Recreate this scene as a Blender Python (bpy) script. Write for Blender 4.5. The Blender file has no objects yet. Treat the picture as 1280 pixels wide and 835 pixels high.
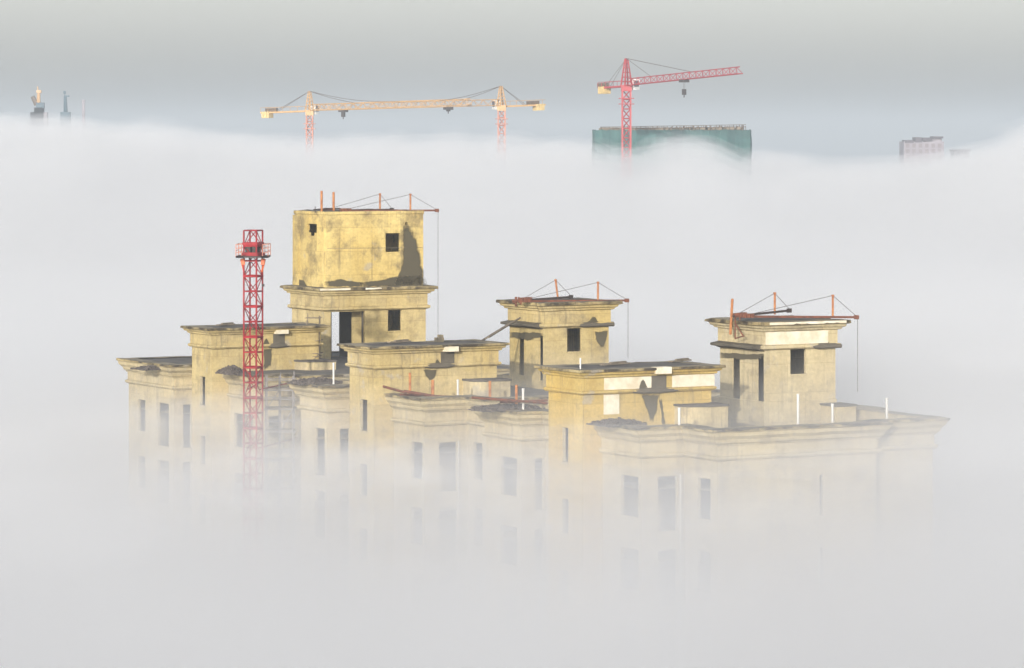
import bpy, bmesh, math, random
from mathutils import Vector, noise
random.seed(7)
C = bpy.context.scene.collection
SC = bpy.context.scene
# ------------------------------------------------------------------ camera model (photo pixels at 1280 wide)
F, YH, ZC = 4600.0, 166.0, 85.0
TH = math.radians(60.7)
UX, UY = math.cos(TH), -math.sin(TH)      # "a": long axis of the block, toward the camera
VX, VY = math.sin(TH), math.cos(TH)       # "b": depth axis of the block, away to the right
AV, BV = (UX, UY), (VX, VY)

def at(px, py, d):
    return Vector(((px - 640) / F * d, d, ZC - (py - YH) / F * d))

class Frame:
    def __init__(s, px, sc):
        d = F / sc; s.n = ((px - 640) / sc, d)
    def w(s, a, b, h):
        return Vector((s.n[0] + a * UX + b * VX, s.n[1] + a * UY + b * VY, ZC - h))
    def bpx(s, a, px):        # b of the point with this a seen at column px
        x, y = s.n[0] + a * UX, s.n[1] + a * UY; k = (px - 640) / F
        return (k * y - x) / (VX - k * VY)
    def apx(s, b, px):
        x, y = s.n[0] + b * VX, s.n[1] + b * VY; k = (px - 640) / F
        return (k * y - x) / (UX - k * UY)
    def hpy(s, a, b, py):
        return (py - YH) / F * (s.n[1] + a * UY + b * VY)
    def front(s, a, px, py):  # point on the wall plane a = const
        b = s.bpx(a, px); return s.w(a, b, s.hpy(a, b, py))
    def side(s, b, px, py):
        a = s.apx(b, px); return s.w(a, b, s.hpy(a, b, py))

F1, F2, F3 = Frame(265, 24.9), Frame(468, 27.25), Frame(729, 30.2)

# ------------------------------------------------------------------ materials
def new_mat(name):
    m = bpy.data.materials.new(name); m.use_nodes = True
    nt = m.node_tree; bs = nt.nodes['Principled BSDF']
    return m, nt, bs

def nnoise(nt, scale, detail=4, vec=None, rough=0.55):
    n = nt.nodes.new('ShaderNodeTexNoise'); n.inputs['Scale'].default_value = scale
    n.inputs['Detail'].default_value = detail; n.inputs['Roughness'].default_value = rough
    if vec is not None: nt.links.new(vec, n.inputs['Vector'])
    return n.outputs['Fac']

def ramp(nt, fac, stops):
    r = nt.nodes.new('ShaderNodeValToRGB'); el = r.color_ramp.elements
    while len(el) < len(stops): el.new(0.5)
    for e, (p, c) in zip(el, stops):
        e.position = p; e.color = (c, c, c, 1) if isinstance(c, (int, float)) else (*c, 1)
    nt.links.new(fac, r.inputs['Fac']); return r.outputs['Color']

def mix(nt, fac, a, b, mode='MIX'):
    m = nt.nodes.new('ShaderNodeMix'); m.data_type = 'RGBA'; m.blend_type = mode
    for i, v in ((0, fac), (6, a), (7, b)):
        if isinstance(v, (int, float)): m.inputs[i].default_value = v
        elif isinstance(v, tuple): m.inputs[i].default_value = (*v, 1)
        else: nt.links.new(v, m.inputs[i])
    return m.outputs[2]

def mapped(nt, scale):
    tc = nt.nodes.new('ShaderNodeTexCoord'); mp = nt.nodes.new('ShaderNodeMapping')
    mp.inputs['Scale'].default_value = scale; nt.links.new(tc.outputs['Object'], mp.inputs['Vector'])
    return mp.outputs['Vector']

def plaster(name, c1, c2, dirt, grey=(0.19, 0.16, 0.11), dirt_lo=0.56):
    m, nt, bs = new_mat(name)
    v = mapped(nt, (1, 1, 1)); vs = mapped(nt, (1.6, 1.6, 0.16)); vh = mapped(nt, (0.5, 0.5, 2.2))
    base = mix(nt, ramp(nt, nnoise(nt, 0.32, 5, v), [(0.35, 0.0), (0.65, 1.0)]), c1, c2)
    st = ramp(nt, nnoise(nt, 1.0, 6, vs, 0.65), [(0.38, 1.0), (0.62, 0.0)])
    base = mix(nt, mix(nt, 1.0, st, (0.30, 0.30, 0.30), 'MULTIPLY'), base, mix(nt, 1.0, base, (0.66, 0.60, 0.50), 'MULTIPLY'))
    bl = ramp(nt, nnoise(nt, 0.9, 8, v, 0.7), [(dirt_lo, 0.0), (dirt_lo + 0.16, dirt)])
    base = mix(nt, bl, base, grey)
    tc = nt.nodes.new('ShaderNodeTexCoord'); dt = nt.nodes.new('ShaderNodeVectorMath'); dt.operation = 'DOT_PRODUCT'
    nt.links.new(tc.outputs['Object'], dt.inputs[0]); dt.inputs[1].default_value = (UX + VX, UY + VY, 0)
    sx = nt.nodes.new('ShaderNodeSeparateXYZ'); nt.links.new(tc.outputs['Object'], sx.inputs[0])
    cb = nt.nodes.new('ShaderNodeCombineXYZ'); nt.links.new(dt.outputs['Value'], cb.inputs[0]); nt.links.new(sx.outputs['Z'], cb.inputs[1])
    bk = nt.nodes.new('ShaderNodeTexBrick'); nt.links.new(cb.outputs[0], bk.inputs['Vector']); bk.inputs['Scale'].default_value = 1.0
    bk.inputs['Brick Width'].default_value = 1.9; bk.inputs['Row Height'].default_value = 1.25; bk.inputs['Mortar Size'].default_value = 0.012; bk.inputs['Mortar Smooth'].default_value = 0.6
    bk.inputs['Color1'].default_value = (0.86, 0.86, 0.88, 1); bk.inputs['Color2'].default_value = (1.1, 1.08, 1.02, 1); bk.inputs['Mortar'].default_value = (0.62, 0.58, 0.5, 1)
    base = mix(nt, 0.8, base, mix(nt, 1.0, base, bk.outputs['Color'], 'MULTIPLY'))
    dm = nt.nodes.new('ShaderNodeMapping'); dm.inputs['Scale'].default_value = (5.0, 0.22, 1); nt.links.new(cb.outputs[0], dm.inputs['Vector'])
    dr = ramp(nt, nnoise(nt, 1.0, 5, dm.outputs['Vector'], 0.6), [(0.52, 0.0), (0.68, 1.0)])
    dl = ramp(nt, nnoise(nt, 0.45, 3, v), [(0.42, 0.0), (0.6, 0.8)])
    base = mix(nt, mix(nt, 1.0, dr, dl, 'MULTIPLY'), base, grey)
    ex_ = ramp(nt, nnoise(nt, 0.75, 7, v, 0.62), [(0.62, 0.0), (0.68, 0.6)])
    base = mix(nt, ex_, base, (0.33, 0.30, 0.25))
    gr = ramp(nt, nnoise(nt, 7.0, 6, v, 0.7), [(0.3, 0.82), (0.7, 1.12)])
    base = mix(nt, 1.0, base, gr, 'MULTIPLY')
    ln = ramp(nt, nnoise(nt, 2.0, 4, vh, 0.6), [(0.3, 0.9), (0.7, 1.06)])
    base = mix(nt, 1.0, base, ln, 'MULTIPLY')
    nt.links.new(base, bs.inputs['Base Color']); bs.inputs['Roughness'].default_value = 0.92
    bs.inputs['Specular IOR Level'].default_value = 0.2
    bp = nt.nodes.new('ShaderNodeBump'); bp.inputs['Strength'].default_value = 0.5; bp.inputs['Distance'].default_value = 0.04
    nt.links.new(nnoise(nt, 5.0, 7, v, 0.7), bp.inputs['Height']); nt.links.new(bp.outputs['Normal'], bs.inputs['Normal'])
    return m

def simple(name, c, rough=0.7, metal=0.0, var=0.25, scale=3.0, c2=None):
    m, nt, bs = new_mat(name)
    v = mapped(nt, (1, 1, 1))
    f = ramp(nt, nnoise(nt, scale, 6, v, 0.65), [(0.35, 0.0), (0.65, 1.0)])
    d = tuple(x * (1 - var) for x in c) if c2 is None else c2
    nt.links.new(mix(nt, f, c, d), bs.inputs['Base Color'])
    bs.inputs['Roughness'].default_value = rough; bs.inputs['Metallic'].default_value = metal
    return m

M = {}
M['cream'] = plaster('cream_plaster', (0.49, 0.425, 0.275), (0.445, 0.37, 0.215), 0.75, (0.24, 0.20, 0.14), 0.53)
M['ochre'] = plaster('ochre_plaster', (0.50, 0.41, 0.22), (0.45, 0.35, 0.15), 0.75, (0.21, 0.17, 0.10), 0.53)
M['deep'] = plaster('deep_ochre_plaster', (0.50, 0.38, 0.14), (0.47, 0.33, 0.09), 0.6, (0.24, 0.18, 0.09), 0.55)
M['tank'] = plaster('weathered_plaster', (0.62, 0.495, 0.215), (0.52, 0.39, 0.14), 0.95, (0.22, 0.17, 0.085), 0.49)
M['roof'] = simple('weathered_roof', (0.115, 0.10, 0.085), 0.95, 0, 0.55, 1.1, (0.045, 0.038, 0.03))
M['lip'] = simple('weathered_ledge', (0.30, 0.25, 0.16), 0.95, 0, 0.5, 0.8, (0.045, 0.038, 0.028))
M['damp'] = simple('damp_and_shade_concrete', (0.105, 0.09, 0.065), 0.85, 0, 0.35, 1.5)  # wet ledges; also the painted shade inside doorways and notches
M['white'] = simple('white_plaster', (0.70, 0.65, 0.53), 0.85, 0, 0.16, 1.6, (0.52, 0.45, 0.31))
M['lipedge'] = plaster('blackened_edge', (0.42, 0.345, 0.18), (0.30, 0.235, 0.12), 1.0, (0.05, 0.04, 0.028), 0.40)
M['pipe'] = simple('white_plastic', (0.55, 0.54, 0.51), 0.5, 0, 0.12, 2)
M['oldpipe'] = simple('grimy_plastic', (0.46, 0.43, 0.37), 0.6, 0, 0.3, 1.5)
M['rust'] = simple('rusty_steel', (0.22, 0.075, 0.038), 0.8, 0.1, 0.3, 4, (0.08, 0.036, 0.024))
M['rustlight'] = simple('orange_primer', (0.48, 0.21, 0.07), 0.7, 0.1, 0.3, 4, (0.22, 0.07, 0.03))
M['dark'] = simple('dark_steel', (0.06, 0.045, 0.04), 0.7, 0.4, 0.3, 4)
M['red'] = simple('red_paint', (0.33, 0.006, 0.013), 0.55, 0.0, 0.55, 2.5)
M['orange'] = simple('orange_paint', (0.60, 0.11, 0.02), 0.5, 0.0, 0.25, 2.5)
M['cranered'] = simple('red_crane_paint', (0.40, 0.02, 0.028), 0.5, 0.0, 0.3, 0.6)
M['yellow'] = simple('yellow_crane_paint', (0.58, 0.34, 0.13), 0.5, 0.0, 0.25, 0.6)
M['pink'] = simple('faded_red_paint', (0.50, 0.19, 0.12), 0.6, 0.0, 0.25, 0.6)
M['cabwhite'] = simple('white_cab_paint', (0.80, 0.79, 0.75), 0.5, 0, 0.06, 1)
M['cw'] = simple('yellow_concrete', (0.62, 0.45, 0.18), 0.8, 0, 0.3, 0.7)
M['blue'] = simple('blue_paint', (0.035, 0.085, 0.12), 0.6, 0, 0.3, 0.5)
M['brown'] = simple('brown_steel', (0.12, 0.075, 0.04), 0.7, 0, 0.3, 0.5)
M['grey'] = simple('grey_steel', (0.28, 0.26, 0.25), 0.7, 0.1, 0.35, 3)
M['board'] = simple('scaffold_boards', (0.22, 0.18, 0.13), 0.9, 0, 0.4, 2)
M['debris'] = simple('rubble', (0.12, 0.10, 0.085), 0.95, 0, 0.5, 3, (0.045, 0.035, 0.03))
M['hut'] = simple('pale_sheet', (0.42, 0.41, 0.40), 0.7, 0, 0.1, 1)
M['farwin'] = simple('dull_glass', (0.17, 0.14, 0.15), 0.6, 0, 0.1, 1)
M['farwall'] = simple('pale_render', (0.28, 0.255, 0.285), 0.9, 0, 0.2, 0.2)
M['fardark'] = simple('dark_roof_tiles', (0.10, 0.085, 0.10), 0.9, 0, 0.3, 0.2)
M['ground'] = simple('bare_ground', (0.13, 0.11, 0.085), 1.0, 0, 0.4, 0.02)
M['wire'] = simple('steel_wire', (0.16, 0.13, 0.12), 0.5, 0.3, 0.1, 1)

def netting():
    m, nt, bs = new_mat('green_safety_netting')
    tc = nt.nodes.new('ShaderNodeTexCoord')
    v = mapped(nt, (0.6, 0.6, 0.06)); vz = mapped(nt, (0.02, 0.02, 0.33))
    a = ramp(nt, nnoise(nt, 1.0, 5, v, 0.6), [(0.35, 0.0), (0.65, 1.0)])
    base = mix(nt, a, (0.026, 0.082, 0.082), (0.045, 0.12, 0.112))
    b = ramp(nt, nnoise(nt, 1.0, 2, vz), [(0.4, 0.72), (0.6, 1.1)])
    nt.links.new(mix(nt, 1.0, base, b, 'MULTIPLY'), bs.inputs['Base Color']); bs.inputs['Roughness'].default_value = 0.9
    return m
M['net'] = netting()

def mark_mat(name='damp_or_shade_mark', col=(0.055, 0.045, 0.024)):
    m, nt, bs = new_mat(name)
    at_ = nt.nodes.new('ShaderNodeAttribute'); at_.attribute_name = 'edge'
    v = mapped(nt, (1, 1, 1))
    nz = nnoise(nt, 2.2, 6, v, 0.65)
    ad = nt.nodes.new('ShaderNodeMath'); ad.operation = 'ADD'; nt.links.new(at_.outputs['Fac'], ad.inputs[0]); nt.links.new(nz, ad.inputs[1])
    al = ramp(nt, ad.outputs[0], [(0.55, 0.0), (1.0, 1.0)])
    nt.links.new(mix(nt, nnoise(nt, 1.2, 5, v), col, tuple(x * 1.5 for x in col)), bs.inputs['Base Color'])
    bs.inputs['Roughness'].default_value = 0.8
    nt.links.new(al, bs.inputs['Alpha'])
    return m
M['mark'] = mark_mat()

# ------------------------------------------------------------------ mesh helpers
class MB:
    def __init__(s): s.v, s.f, s.m = [], [], []
    def quad(s, pts, mi=0):
        i = len(s.v); s.v += [Vector(p) for p in pts]; s.f.append(tuple(range(i, i + len(pts)))); s.m.append(mi)
    def box(s, c, ex, ey, ez, mi=0):                # centre and three half-axis vectors
        c, ex, ey, ez = map(Vector, (c, ex, ey, ez)); i = len(s.v)
        for z in (-1, 1):
            for x, y in ((-1, -1), (1, -1), (1, 1), (-1, 1)): s.v.append(c + x * ex + y * ey + z * ez)
        for q in ((3, 2, 1, 0), (4, 5, 6, 7), (0, 1, 5, 4), (1, 2, 6, 5), (2, 3, 7, 6), (3, 0, 4, 7)):
            s.f.append(tuple(i + k for k in q)); s.m.append(mi)
    def tube(s, p, q, r, n=6, mi=0, r2=None):
        p, q = Vector(p), Vector(q); d = (q - p)
        if d.length < 1e-6: return
        d.normalize(); u = d.orthogonal().normalized(); w = d.cross(u); i = len(s.v); r2 = r if r2 is None else r2
        for o, rr in ((p, r), (q, r2)):
            for k in range(n):
                t = 2 * math.pi * k / n + math.pi / n; s.v.append(o + (u * math.cos(t) + w * math.sin(t)) * rr)
        for k in range(n):
            s.f.append((i + k, i + (k + 1) % n, i + n + (k + 1) % n, i + n + k)); s.m.append(mi)
        s.f.append(tuple(i + k for k in reversed(range(n)))); s.m.append(mi)
        s.f.append(tuple(i + n + k for k in range(n))); s.m.append(mi)
    def build(s, name, mats, parent=None, root=None, smooth=False):
        org = Vector((0, 0, 0))
        r = root or parent
        if r is not None:
            t = r
            while t.parent is not None: t = t.parent
            org = t.location
        me = bpy.data.meshes.new(name)
        me.from_pydata([tuple(v - org) for v in s.v], [], s.f)
        for m in (mats if isinstance(mats, (list, tuple)) else [mats]): me.materials.append(M[m] if isinstance(m, str) else m)
        for p, mi in zip(me.polygons, s.m): p.material_index = mi; p.use_smooth = smooth
        me.update()
        o = bpy.data.objects.new(name, me); C.objects.link(o)
        if parent is not None: o.parent = parent
        return o

def tag(o, label, cat, group=None, kind=None):
    o['label'] = label; o['category'] = cat
    if group: o['group'] = group
    if kind: o['kind'] = kind
    return o
def thing(name, loc, label, cat, group=None):
    o = bpy.data.objects.new(name, None); C.objects.link(o); o.location = loc
    o.empty_display_size = 0.5
    return tag(o, label, cat, group)

def wall(mb, fr, p, q, h0, h1, ops=(), mi=0):
    """wall from p to q (a,b), outward to the right of travel; h0 top, h1 bottom; ops = (t0,t1,htop,hbot)"""
    L = math.hypot(q[0] - p[0], q[1] - p[1]); da, db = (q[0] - p[0]) / L, (q[1] - p[1]) / L
    P = lambda t, h: fr.w(p[0] + da * t, p[1] + db * t, h)
    ts = sorted({0.0, L} | {o[0] for o in ops} | {o[1] for o in ops}); hs = sorted({h0, h1} | {o[2] for o in ops} | {o[3] for o in ops})
    ts = [t for t in ts if -1e-6 <= t <= L + 1e-6]; hs = [h for h in hs if h0 - 1e-6 <= h <= h1 + 1e-6]
    for t0, t1 in zip(ts, ts[1:]):
        for g0, g1 in zip(hs, hs[1:]):
            tm, gm = (t0 + t1) / 2, (g0 + g1) / 2
            if any(o[0] < tm < o[1] and o[2] < gm < o[3] for o in ops): continue
            mb.quad([P(t0, g1), P(t1, g1), P(t1, g0), P(t0, g0)], mi)

def opening(fr, p, q, o, name, mat, parent, depth=0.15, sill=True):
    L = math.hypot(q[0] - p[0], q[1] - p[1]); da, db = (q[0] - p[0]) / L, (q[1] - p[1]) / L
    na, nb = db, -da
    P = lambda t, h, e: fr.w(p[0] + da * t + na * e, p[1] + db * t + nb * e, h)
    t0, t1, h0, h1 = o; mb = MB(); d = -depth
    mb.quad([P(t0, h0, 0), P(t0, h1, 0), P(t0, h1, d), P(t0, h0, d)])
    mb.quad([P(t1, h0, 0), P(t1, h1, 0), P(t1, h1, d), P(t1, h0, d)])
    mb.quad([P(t0, h0, 0), P(t1, h0, 0), P(t1, h0, d), P(t0, h0, d)])
    mb.quad([P(t0, h1, 0), P(t1, h1, 0), P(t1, h1, d), P(t0, h1, d)])
    if sill:
        c = (P(t0, h1, 0) + P(t1, h1, 0)) / 2
        X = (P(t1, h1, 0) - P(t0, h1, 0)) / 2
        n = P(t0, h1, 1) - P(t0, h1, 0)
        c = c + n * 0.012 - Vector((0, 0, 0.035))
        mb.box(c, X * 1.06, n * 0.04, Vector((0, 0, 0.03)))
    return mb.build(name, mat, parent)

def offset_pts(pts, out, closed):
    """offset outward (right of travel) with mitres"""
    n = len(pts); res = []
    def nrm(i, j):
        dx, dy = pts[j][0] - pts[i][0], pts[j][1] - pts[i][1]; l = math.hypot(dx, dy); return (dy / l, -dx / l)
    for i in range(n):
        ns = []
        if closed or i > 0: ns.append(nrm((i - 1) % n, i))
        if closed or i < n - 1: ns.append(nrm(i, (i + 1) % n))
        if len(ns) == 1: mx, my = ns[0]
        else:
            sx, sy = ns[0][0] + ns[1][0], ns[0][1] + ns[1][1]; k = 1 + ns[0][0] * ns[1][0] + ns[0][1] * ns[1][1]
            mx, my = sx / k, sy / k
        res.append((pts[i][0] + mx * out, pts[i][1] + my * out))
    return res

def sweep(mb, fr, pts, closed, prof, top_mi=1, lip2=False):
    """sweep a cornice profile [(out,h)] along pts; nearly level faces take the weathered slot"""
    rows = [offset_pts(pts, o, closed) for o, h in prof]
    n = len(pts); segs = n if closed else n - 1
    def rough(a, b, h, r):
        p = fr.w(a, b, h); e = 0.022
        d = Vector((noise.noise(p * 1.7 + Vector((r * 3.1, 0, 0))), noise.noise(p * 1.7 + Vector((0, r * 3.1, 9))), noise.noise(p * 1.3 + Vector((7, r * 2.3, 0)))))
        if r in (1, 2) and len(prof) > 8:
            c = max(0.0, noise.noise(p * 1.9 + Vector((5, 5, 5))) - 0.22); d.z -= c * (9 if r == 1 else 2)
        return p + d * e
    for i in range(segs):
        j = (i + 1) % n; m = max(1, int(math.dist(pts[i], pts[j]) / 0.3))
        for k in range(m):
            t0, t1 = k / m, (k + 1) / m
            for r in range(len(prof) - 1):
                A, B = rows[r], rows[r + 1]; h0, h1 = prof[r][1], prof[r + 1][1]
                flat = abs(h1 - h0) < 0.35 * abs(prof[r + 1][0] - prof[r][0]) and r == 0
                L = lambda Q, t: (Q[i][0] + (Q[j][0] - Q[i][0]) * t, Q[i][1] + (Q[j][1] - Q[i][1]) * t)
                mb.quad([rough(*L(A, t0), h0, r), rough(*L(A, t1), h0, r), rough(*L(B, t1), h1, r + 1), rough(*L(B, t0), h1, r + 1)], top_mi if flat else (2 if r == 1 and lip2 else 0))
    if not closed:
        for i in (0, n - 1):
            mb.quad([fr.w(*rows[r][i], prof[r][1]) for r in range(len(prof))])

def roof(fr, pts, h, parent, name='roof_slab', mat='roof'):
    mb = MB(); mb.quad([fr.w(a, b, h) for a, b in pts])
    o = mb.build(name, mat, parent)
    bm = bmesh.new(); bm.from_mesh(o.data); bmesh.ops.triangulate(bm, faces=bm.faces[:]); bm.to_mesh(o.data); bm.free()
    return o

def rough_roof(fr, a0, a1, b0, b1, h, parent, name='roof_slab', amp=0.05, step=0.5):
    """weathered roof surface: gently uneven screed"""
    mb = MB(); na, nb = max(2, int((a1 - a0) / step)), max(2, int((b1 - b0) / step))
    g = {}
    for i in range(na + 1):
        for j in range(nb + 1):
            a, b = a0 + (a1 - a0) * i / na, b0 + (b1 - b0) * j / nb
            p = fr.w(a, b, h); e = 0 if i in (0, na) or j in (0, nb) else amp * (0.6 + noise.noise(p * 1.3))
            p.z += e; g[i, j] = len(mb.v); mb.v.append(p)
    for i in range(na):
        for j in range(nb):
            mb.f.append((g[i, j], g[i + 1, j], g[i + 1, j + 1], g[i, j + 1])); mb.m.append(0)
    return mb.build(name, 'roof', parent)

def mark(fr, plane, pts, parent, name='damp_or_shade_mark', eps=0.008, inner=0.62, mat='mark'):
    """soft edged damp patch or painted shade lying on a wall; plane = ('front', a) or ('side', b)"""
    k, c = plane
    P = lambda x, y: fr.front(c + eps, x, y) if k == 'front' else fr.side(c - eps, x, y)
    # subdivide outline, jitter
    out = []
    for (x0, y0), (x1, y1) in zip(pts, pts[1:] + pts[:1]):
        m = max(1, int(math.hypot(x1 - x0, y1 - y0) / 4))
        for i in range(m):
            t = i / m; out.append((x0 + (x1 - x0) * t + random.uniform(-.7, .7), y0 + (y1 - y0) * t + random.uniform(-.7, .7)))
    cx, cy = sum(p[0] for p in out) / len(out), sum(p[1] for p in out) / len(out)
    mb = MB(); e = []
    n = len(out)
    for sc, al in ((1.14, 0.0), (0.86, 0.42), (inner, 0.75)):
        for x, y in out: mb.v.append(P(cx + (x - cx) * sc, cy + (y - cy) * sc)); e.append(al)
    mb.v.append(P(cx, cy)); e.append(0.9)
    for r in range(2):
        for i in range(n):
            j = (i + 1) % n; mb.f.append((r * n + i, r * n + j, (r + 1) * n + j, (r + 1) * n + i)); mb.m.append(0)
    for i in range(n): mb.f.append((2 * n + i, 2 * n + (i + 1) % n, 3 * n)); mb.m.append(0)
    o = mb.build(name, mat, parent)
    at_ = o.data.attributes.new('edge', 'FLOAT', 'POINT')
    for i, x in enumerate(e): at_.data[i].value = x
    return o

# ------------------------------------------------------------------ the unfinished apartment block
bld = thing('apartment_building', (F2.n[0], F2.n[1], 0), 'unfinished ochre concrete apartment block with three stair towers rising out of the fog', 'building')
GZ = ZC                      # h of the ground
H_BAY, H_TOW, H_PEN, ST = 11.97, 9.8, 8.14, 2.98

P_BAY = [(-0.35, 0.0), (0.50, 0.0), (0.52, 0.10), (0.44, 0.16), (0.40, 0.30), (0.26, 0.44), (0.22, 0.58), (0.13, 0.64), (0.10, 0.70), (0.045, 0.705), (0.045, 1.12), (0.15, 1.14), (0.16, 1.22), (0.10, 1.30), (0.0, 1.33)]
P_TOW = [(-0.35, 0.0), (0.44, 0.0), (0.46, 0.10), (0.34, 0.13), (0.31, 0.22), (0.20, 0.26), (0.18, 0.34), (0.07, 0.37), (0.07, 0.88), (0.15, 0.90), (0.17, 0.98), (0.10, 1.05), (0.0, 1.07)]
P_PEN = [(-0.35, 0.0), (0.48, 0.0), (0.50, 0.14), (0.36, 0.18), (0.33, 0.28), (0.22, 0.32), (0.20, 0.40), (0.07, 0.43), (0.07, 1.02), (0.17, 1.04), (0.19, 1.16), (0.10, 1.22), (0.0, 1.24)]
def prof(p, h): return [(o, h + z) for o, z in p]

def rows(o, n):                # repeat an opening on each storey
    return [(o[0], o[1], o[2] + ST * k, o[3] + ST * k) for k in range(n)]

def unit(fr, T, R, L, b_end, ops, tail=None, t_mat='ochre', b_mat='cream', sunk=0.05):
    """T=(a_back,b_right) tower; R=(b0,a1,b1,a2) stepped right bay; L=(a_left,a_kink,b) left bay"""
    aT, bT = T; b0, a1, b1, a2 = R; aL, aK, bL = L
    # --- stair tower
    mb = MB(); tr = [(aT, 0), (0, 0), (0, bT), (aT, bT)]
    sl = ops['slot']; la = fr.apx(0, sl[0]) - aT, fr.apx(0, sl[1]) - aT
    slots = rows((la[0], la[1], 12.3, 13.74), 5)
    wall(mb, fr, tr[0], tr[1], H_TOW + 0.5, GZ, slots)
    notch = ops.get('notch')
    nops = []
    if notch: nops = [(fr.bpx(0, notch[0]), fr.bpx(0, notch[1]), 10.16, 10.72)]
    wall(mb, fr, tr[1], tr[2], H_TOW + 0.5, GZ, nops)
    wall(mb, fr, tr[2], tr[3], H_TOW + 0.5, GZ); wall(mb, fr, tr[3], tr[0], H_TOW + 0.5, GZ)
    tow = mb.build('stair_tower', t_mat, bld)
    mb = MB(); sweep(mb, fr, tr, True, prof(P_TOW, H_TOW), lip2=True); mb.build('cornice', [t_mat, 'lip', 'lipedge'], tow)
    rough_roof(fr, aT + 0.0, 0.0, 0.0, bT, H_TOW + 0.03, tow)
    rf = MB(); rf.quad([fr.w(aT, 0, H_TOW + .14), fr.w(0, 0, H_TOW + .14), fr.w(0, bT, H_TOW + .14), fr.w(aT, bT, H_TOW + .14)]); rf.build('ceiling_slab', b_mat, tow)
    for s_ in slots: opening(fr, tr[0], tr[1], s_, 'window', b_mat, tow)
    # --- bays
    mb = MB(); bi = []
    ch = [(a, b) for a, b in ((aT - 0.02, 2.0),)]
    outline = [(0.0, b0), (a1, b0), (a1, b1), (a2, b1)] + (tail or [(a2, b_end)]) + [(aL, b_end), (aL, bL), (aK, bL), (aK, 2.0), (aT, 2.0)]
    wops = {i: [] for i in range(len(outline))}
    for seg, x0, x1, h0, h1, n in ops['win']:
        p, q = outline[seg], outline[seg + 1]
        if p[0] != q[0]: t0, t1 = fr.apx(p[1], x0) - p[0], fr.apx(p[1], x1) - p[0]
        else: t0, t1 = fr.bpx(p[0], x0) - p[1], fr.bpx(p[0], x1) - p[1]
        Ln = math.hypot(q[0] - p[0], q[1] - p[1])
        wops[seg] += rows((max(0.12, t0), min(Ln - 0.1, t1), h0, h1), n)
    for i in range(len(outline) - 1): wall(mb, fr, outline[i], outline[i + 1], H_BAY + 0.5, GZ, wops[i])
    bay = mb.build('bay_block', b_mat, bld)
    mb = MB(); sweep(mb, fr, outline, False, prof(P_BAY, H_BAY), lip2=True); mb.build('cornice', [b_mat, 'lip', 'lipedge'], bay)
    full = outline
    roof(fr, full, H_BAY + sunk, bay)
    if sunk > .2:
        mb = MB(); inn = offset_pts(outline, -0.30, False)
        for p, q in zip(inn, inn[1:]): mb.quad([fr.w(*p, H_BAY - .003), fr.w(*q, H_BAY - .003), fr.w(*q, H_BAY + sunk + .05), fr.w(*p, H_BAY + sunk + .05)])
        mb.build('parapet', b_mat, bay)
    for k in range(1, 5): roof(fr, full, H_BAY + ST * k - 0.4, bay, 'floor_slab', b_mat)
    for i in wops:
        for o in wops[i]: opening(fr, outline[i], outline[i + 1], o, 'window', b_mat, bay)
    return tow, bay, outline

Wt, Wb, Db = 14.06, 15.72, 16.3
t1, bay1, ol1 = unit(F1, (-2.43, 5.99), (0.97, 3.28, 2.9, 5.0), (-11.8, -5.9, 0.57), 15.0,
     dict(slot=(250, 256.4), notch=(346, 359), win=[(0, 293, 316, Wt, Wb, 4), (1, 336, 352, Wt, Db, 4), (6, 172.5, 181.5, Wt, Wb, 4), (6, 197, 211, Wt, Db, 4), (7, 229, 239, Wt, Db, 4)]))
t2, bay2, ol2 = unit(F2, (-2.52, 6.42), (0.99, 3.06, 3.22, 5.0), (-9.0, -6.16, 0.65), 15.0,
     dict(slot=(450, 459), notch=(557, 572), win=[(0, 514, 528, Wt, Wb, 4), (1, 549, 571.5, Wt, Db, 4), (2, 592, 603, Wt, Wb, 4), (6, 393.6, 405.8, Wt, Db, 4), (7, 425, 437, Wt, Db, 4)]), sunk=0.35)
b5 = F3.bpx(5.0, 1166)
t3, bay3, ol3 = unit(F3, (-2.88, 6.27), (0.92, 3.13, 3.0, 5.63), (-9.8, -6.63, 0.82), 15.0,
     dict(slot=(703, 710.4), notch=(820, 838), win=[(0, 776, 798, Wt, Wb, 4), (1, 822.7, 846.4, Wt, Db, 4), (2, 872, 888, Wt, Wb, 4), (3, 1024.5, 1029, Wt, Wb, 4), (10, 626, 646, Wt, Wb, 4), (11, 668.6, 685, Wt, Db, 4)]),
     tail=[(5.63, 10.78), (5.0, 10.78), (5.0, b5), (-0.8, b5), (-0.8, 15.0)], sunk=0.95, t_mat='deep')
print('b5', b5)

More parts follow.
